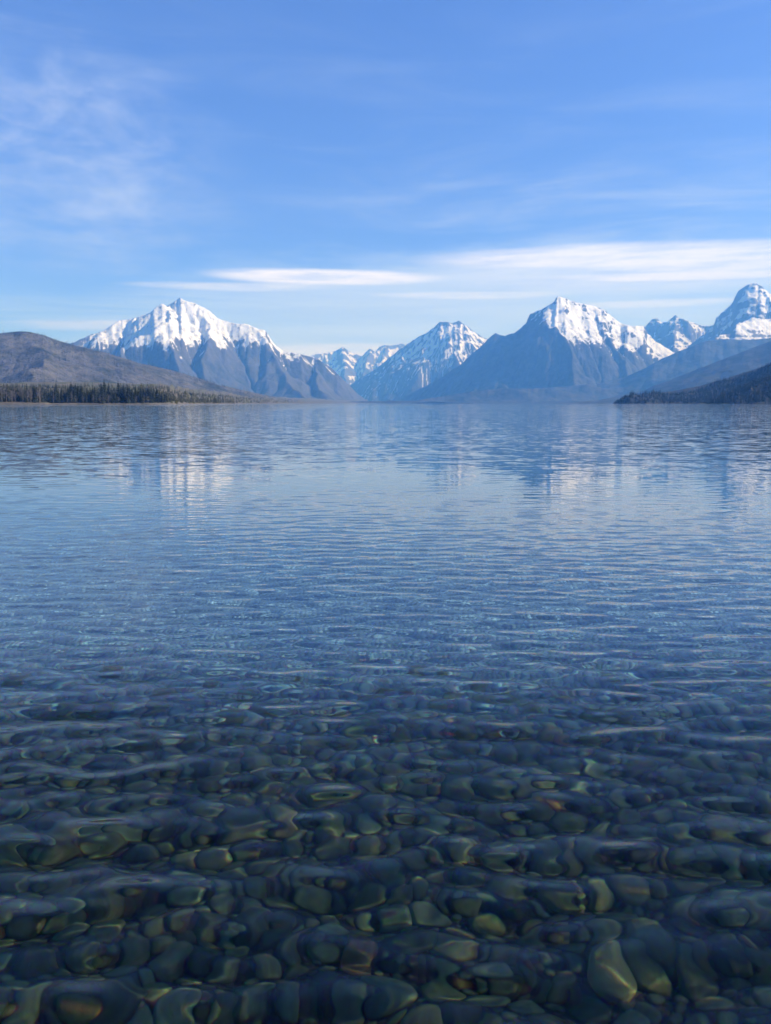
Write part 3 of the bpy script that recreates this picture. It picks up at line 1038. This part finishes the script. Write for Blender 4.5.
# the sky is read a little above the true direction: thin high veil instead of a dusty horizon
cb = t.add('ShaderNodeCombineXYZ')
t.l.new(dx_, cb.inputs[0])
t.l.new(dy_, cb.inputs[1])
t.l.new(t.m('ADD', t.m('MULTIPLY', t.m('MAXIMUM', dz_, 0.), .95), .13), cb.inputs[2])
nv = t.add('ShaderNodeVectorMath', operation='NORMALIZE')
t.l.new(cb.outputs[0], nv.inputs[0])
sk = t.add('ShaderNodeTexSky', sky_type='NISHITA', sun_disc=False, sun_elevation=SUN_EL, sun_rotation=SUN_AZ, air_density=1., dust_density=0., ozone_density=4., altitude=900)
t.l.new(nv.outputs[0], sk.inputs['Vector'])
hs = t.add('ShaderNodeHueSaturation')
hs.inputs['Saturation'].default_value = 1.12
hs.inputs['Value'].default_value = 1.25
t.l.new(sk.outputs[0], hs.inputs['Color'])
sky_col = t.mix(1., hs.outputs[0], (1.17, 1.0, 1.27), 'MULTIPLY')
# deeper blue towards the zenith
high = t.ss(t.m('MULTIPLY', t.m('ARCSINE', dz_), 180 / math.pi), 26., 60.)
sky_col = t.mix(high, sky_col, t.mix(1., sky_col, (.3, .42, .42), 'MULTIPLY'))

# clouds, in degrees of azimuth and elevation
az = t.m('MULTIPLY', t.m('ARCTAN2', dx_, dy_), 180 / math.pi)
elv = t.m('MULTIPLY', t.m('ARCSINE', dz_), 180 / math.pi)
ae = t.add('ShaderNodeCombineXYZ')
t.l.new(az, ae.inputs[0])
t.l.new(elv, ae.inputs[1])
AE = ae.outputs[0]


def ang(px, py):
    v = ray(px, py)
    return math.degrees(math.atan2(v[0], v[1])), math.degrees(math.atan2(v[2], math.hypot(v[0], v[1])))


def deg(pixels):
    return math.degrees(pixels / F_PX)


n_streak = t.noise(t.mapping(AE, (.05, .9, 1), (0, 0, R(-1.5))), 1., 5, .6, dist=.5)
n_edge = t.noise(t.mapping(AE, (.12, .7, 1)), 1., 5, .6)
n_fine = t.noise(t.mapping(AE, (.25, 2.2, 1), (0, 0, R(-2))), 1., 4, .6)


def lens(px, py, hw, hu, hd, tilt=0., wob=.35, soft=.9):
    """a lens-shaped cloud: crisp curved top, soft underside"""
    a0, e0 = ang(px, py)
    da = t.m('DIVIDE', t.m('SUBTRACT', az, a0), deg(hw))
    de = t.m('SUBTRACT', t.m('SUBTRACT', elv, e0), t.m('MULTIPLY', t.m('SUBTRACT', az, a0), math.tan(R(tilt))))
    de = t.m('ADD', de, t.m('MULTIPLY', t.m('SUBTRACT', n_edge, .5), wob * deg(hu + hd)))
    upm = t.m('GREATER_THAN', de, 0.)
    sc_ = t.m('ADD', t.m('MULTIPLY', upm, 1 / deg(hu)), t.m('MULTIPLY', t.m('SUBTRACT', 1., upm), 1 / deg(hd)))
    dv = t.m('MULTIPLY', de, sc_)
    r2 = t.m('ADD', t.m('POWER', t.m('ABSOLUTE', da), 2.), t.m('POWER', t.m('ABSOLUTE', dv), 2.))
    return t.ss(r2, 1., 1. - soft)


col = sky_col
CW = 6.3          # cloud radiance in the same units as the sky texture


def layer(mask, rgb, amt):
    global col
    col = t.mix(t.m('MULTIPLY', mask, amt, clamp=True), col, tuple(CW * c for c in rgb))


# broad pale veil low over the mountains, with streaks
veil = t.m('MULTIPLY', lens(520, 318, 440, 74, 110, 0, .3, .9), t.ss(n_streak, .25, .65, .6, 1.))
layer(veil, (.6, .79, 1.17), .97)
layer(t.m('MULTIPLY', lens(200, 330, 330, 40, 60, 0, .3, 1.), t.ss(n_streak, .4, .7, .1, 1.)), (.58, .8, 1.24), .6)
# wind-combed cirrus on the left
wisp = t.noise(t.mapping(AE, (.16, .34, 1), (0, 0, R(28)), (3, 1, 0)), 1., 8, .6, dist=.3)
layer(t.m('MULTIPLY', lens(40, 165, 190, 120, 95, 0, .5, 1.), t.ss(wisp, .32, .8)), (.8, .92, 1.15), .55)
wisp2 = t.noise(t.mapping(AE, (.06, .4, 1), (0, 0, R(-6)), (7, 4, 0)), 1., 6, .6, dist=.6)
layer(t.m('MULTIPLY', lens(640, 215, 330, 75, 60, 0, .4, 1.), t.ss(wisp2, .36, .85)), (.75, .87, 1.05), .35)
layer(t.m('MULTIPLY', t.m('MULTIPLY', t.ss(elv, 2., 9.), t.ss(elv, 30., 16.)), t.ss(wisp2, .4, .9)), (.7, .85, 1.05), .22)
# lens-shaped clouds
for args, rgb, amt in (
        ((650, 272, 260, 20, 22, -1., .2, .9), (.9, 1.0, 1.28), .5),
        ((612, 257, 205, 14, 10, -.4, .18, .85), (1.06, 1.12, 1.34), .85),
        ((735, 264, 150, 9, 7, -2.2, .2, .8), (1.06, 1.12, 1.34), .7),
        ((690, 276, 135, 5, 5, -1.5, .25, .8), (1.04, 1.1, 1.32), .75),
        ((325, 277, 130, 9, 9, -.4, .2, .8), (1.08, 1.14, 1.36), 1.),
        ((235, 286, 120, 4, 6, .6, .3, 1.), (.98, 1.07, 1.28), .6),
        ((470, 295, 110, 4, 5, -.5, .3, .9), (.98, 1.07, 1.28), .55),
        ((655, 303, 95, 4, 5, 0, .3, .9), (.98, 1.07, 1.28), .5),
        ((340, 351, 170, 8, 10, 0, .3, 1.), (1.0, 1.09, 1.3), .7),
        ((120, 325, 120, 6, 8, 1, .3, 1.), (.98, 1.07, 1.28), .5)):
    layer(t.m('MULTIPLY', lens(*args), t.ss(n_fine, .25, .65, .45, 1.)), rgb, amt)
t.l.new(col, bg.inputs[0])
bg.inputs[1].default_value = .107

# ------------------------------------------------------------------ camera and render settings
cd = bpy.data.cameras.new('camera')
cam = bpy.data.objects.new('camera', cd)
C.objects.link(cam)
sc.camera = cam
cam.location = (0, 0, EYE)
cam.rotation_euler = (R(90) - PITCH, 0, 0)
cd.sensor_fit, cd.sensor_width, cd.lens = 'HORIZONTAL', 36, 36
cd.clip_start, cd.clip_end = .05, 120000
cd.dof.use_dof, cd.dof.focus_distance, cd.dof.aperture_fstop = True, 4.5, 7.
vs = sc.view_settings
vs.view_transform, vs.look, vs.exposure, vs.gamma = 'Standard', 'None', .45, 1.
cy = sc.cycles
cy.use_denoising = True
cy.max_bounces, cy.diffuse_bounces, cy.glossy_bounces, cy.transmission_bounces, cy.volume_bounces = 8, 2, 4, 6, 2
cy.caustics_refractive, cy.caustics_reflective = True, False
cy.sample_clamp_indirect = 12
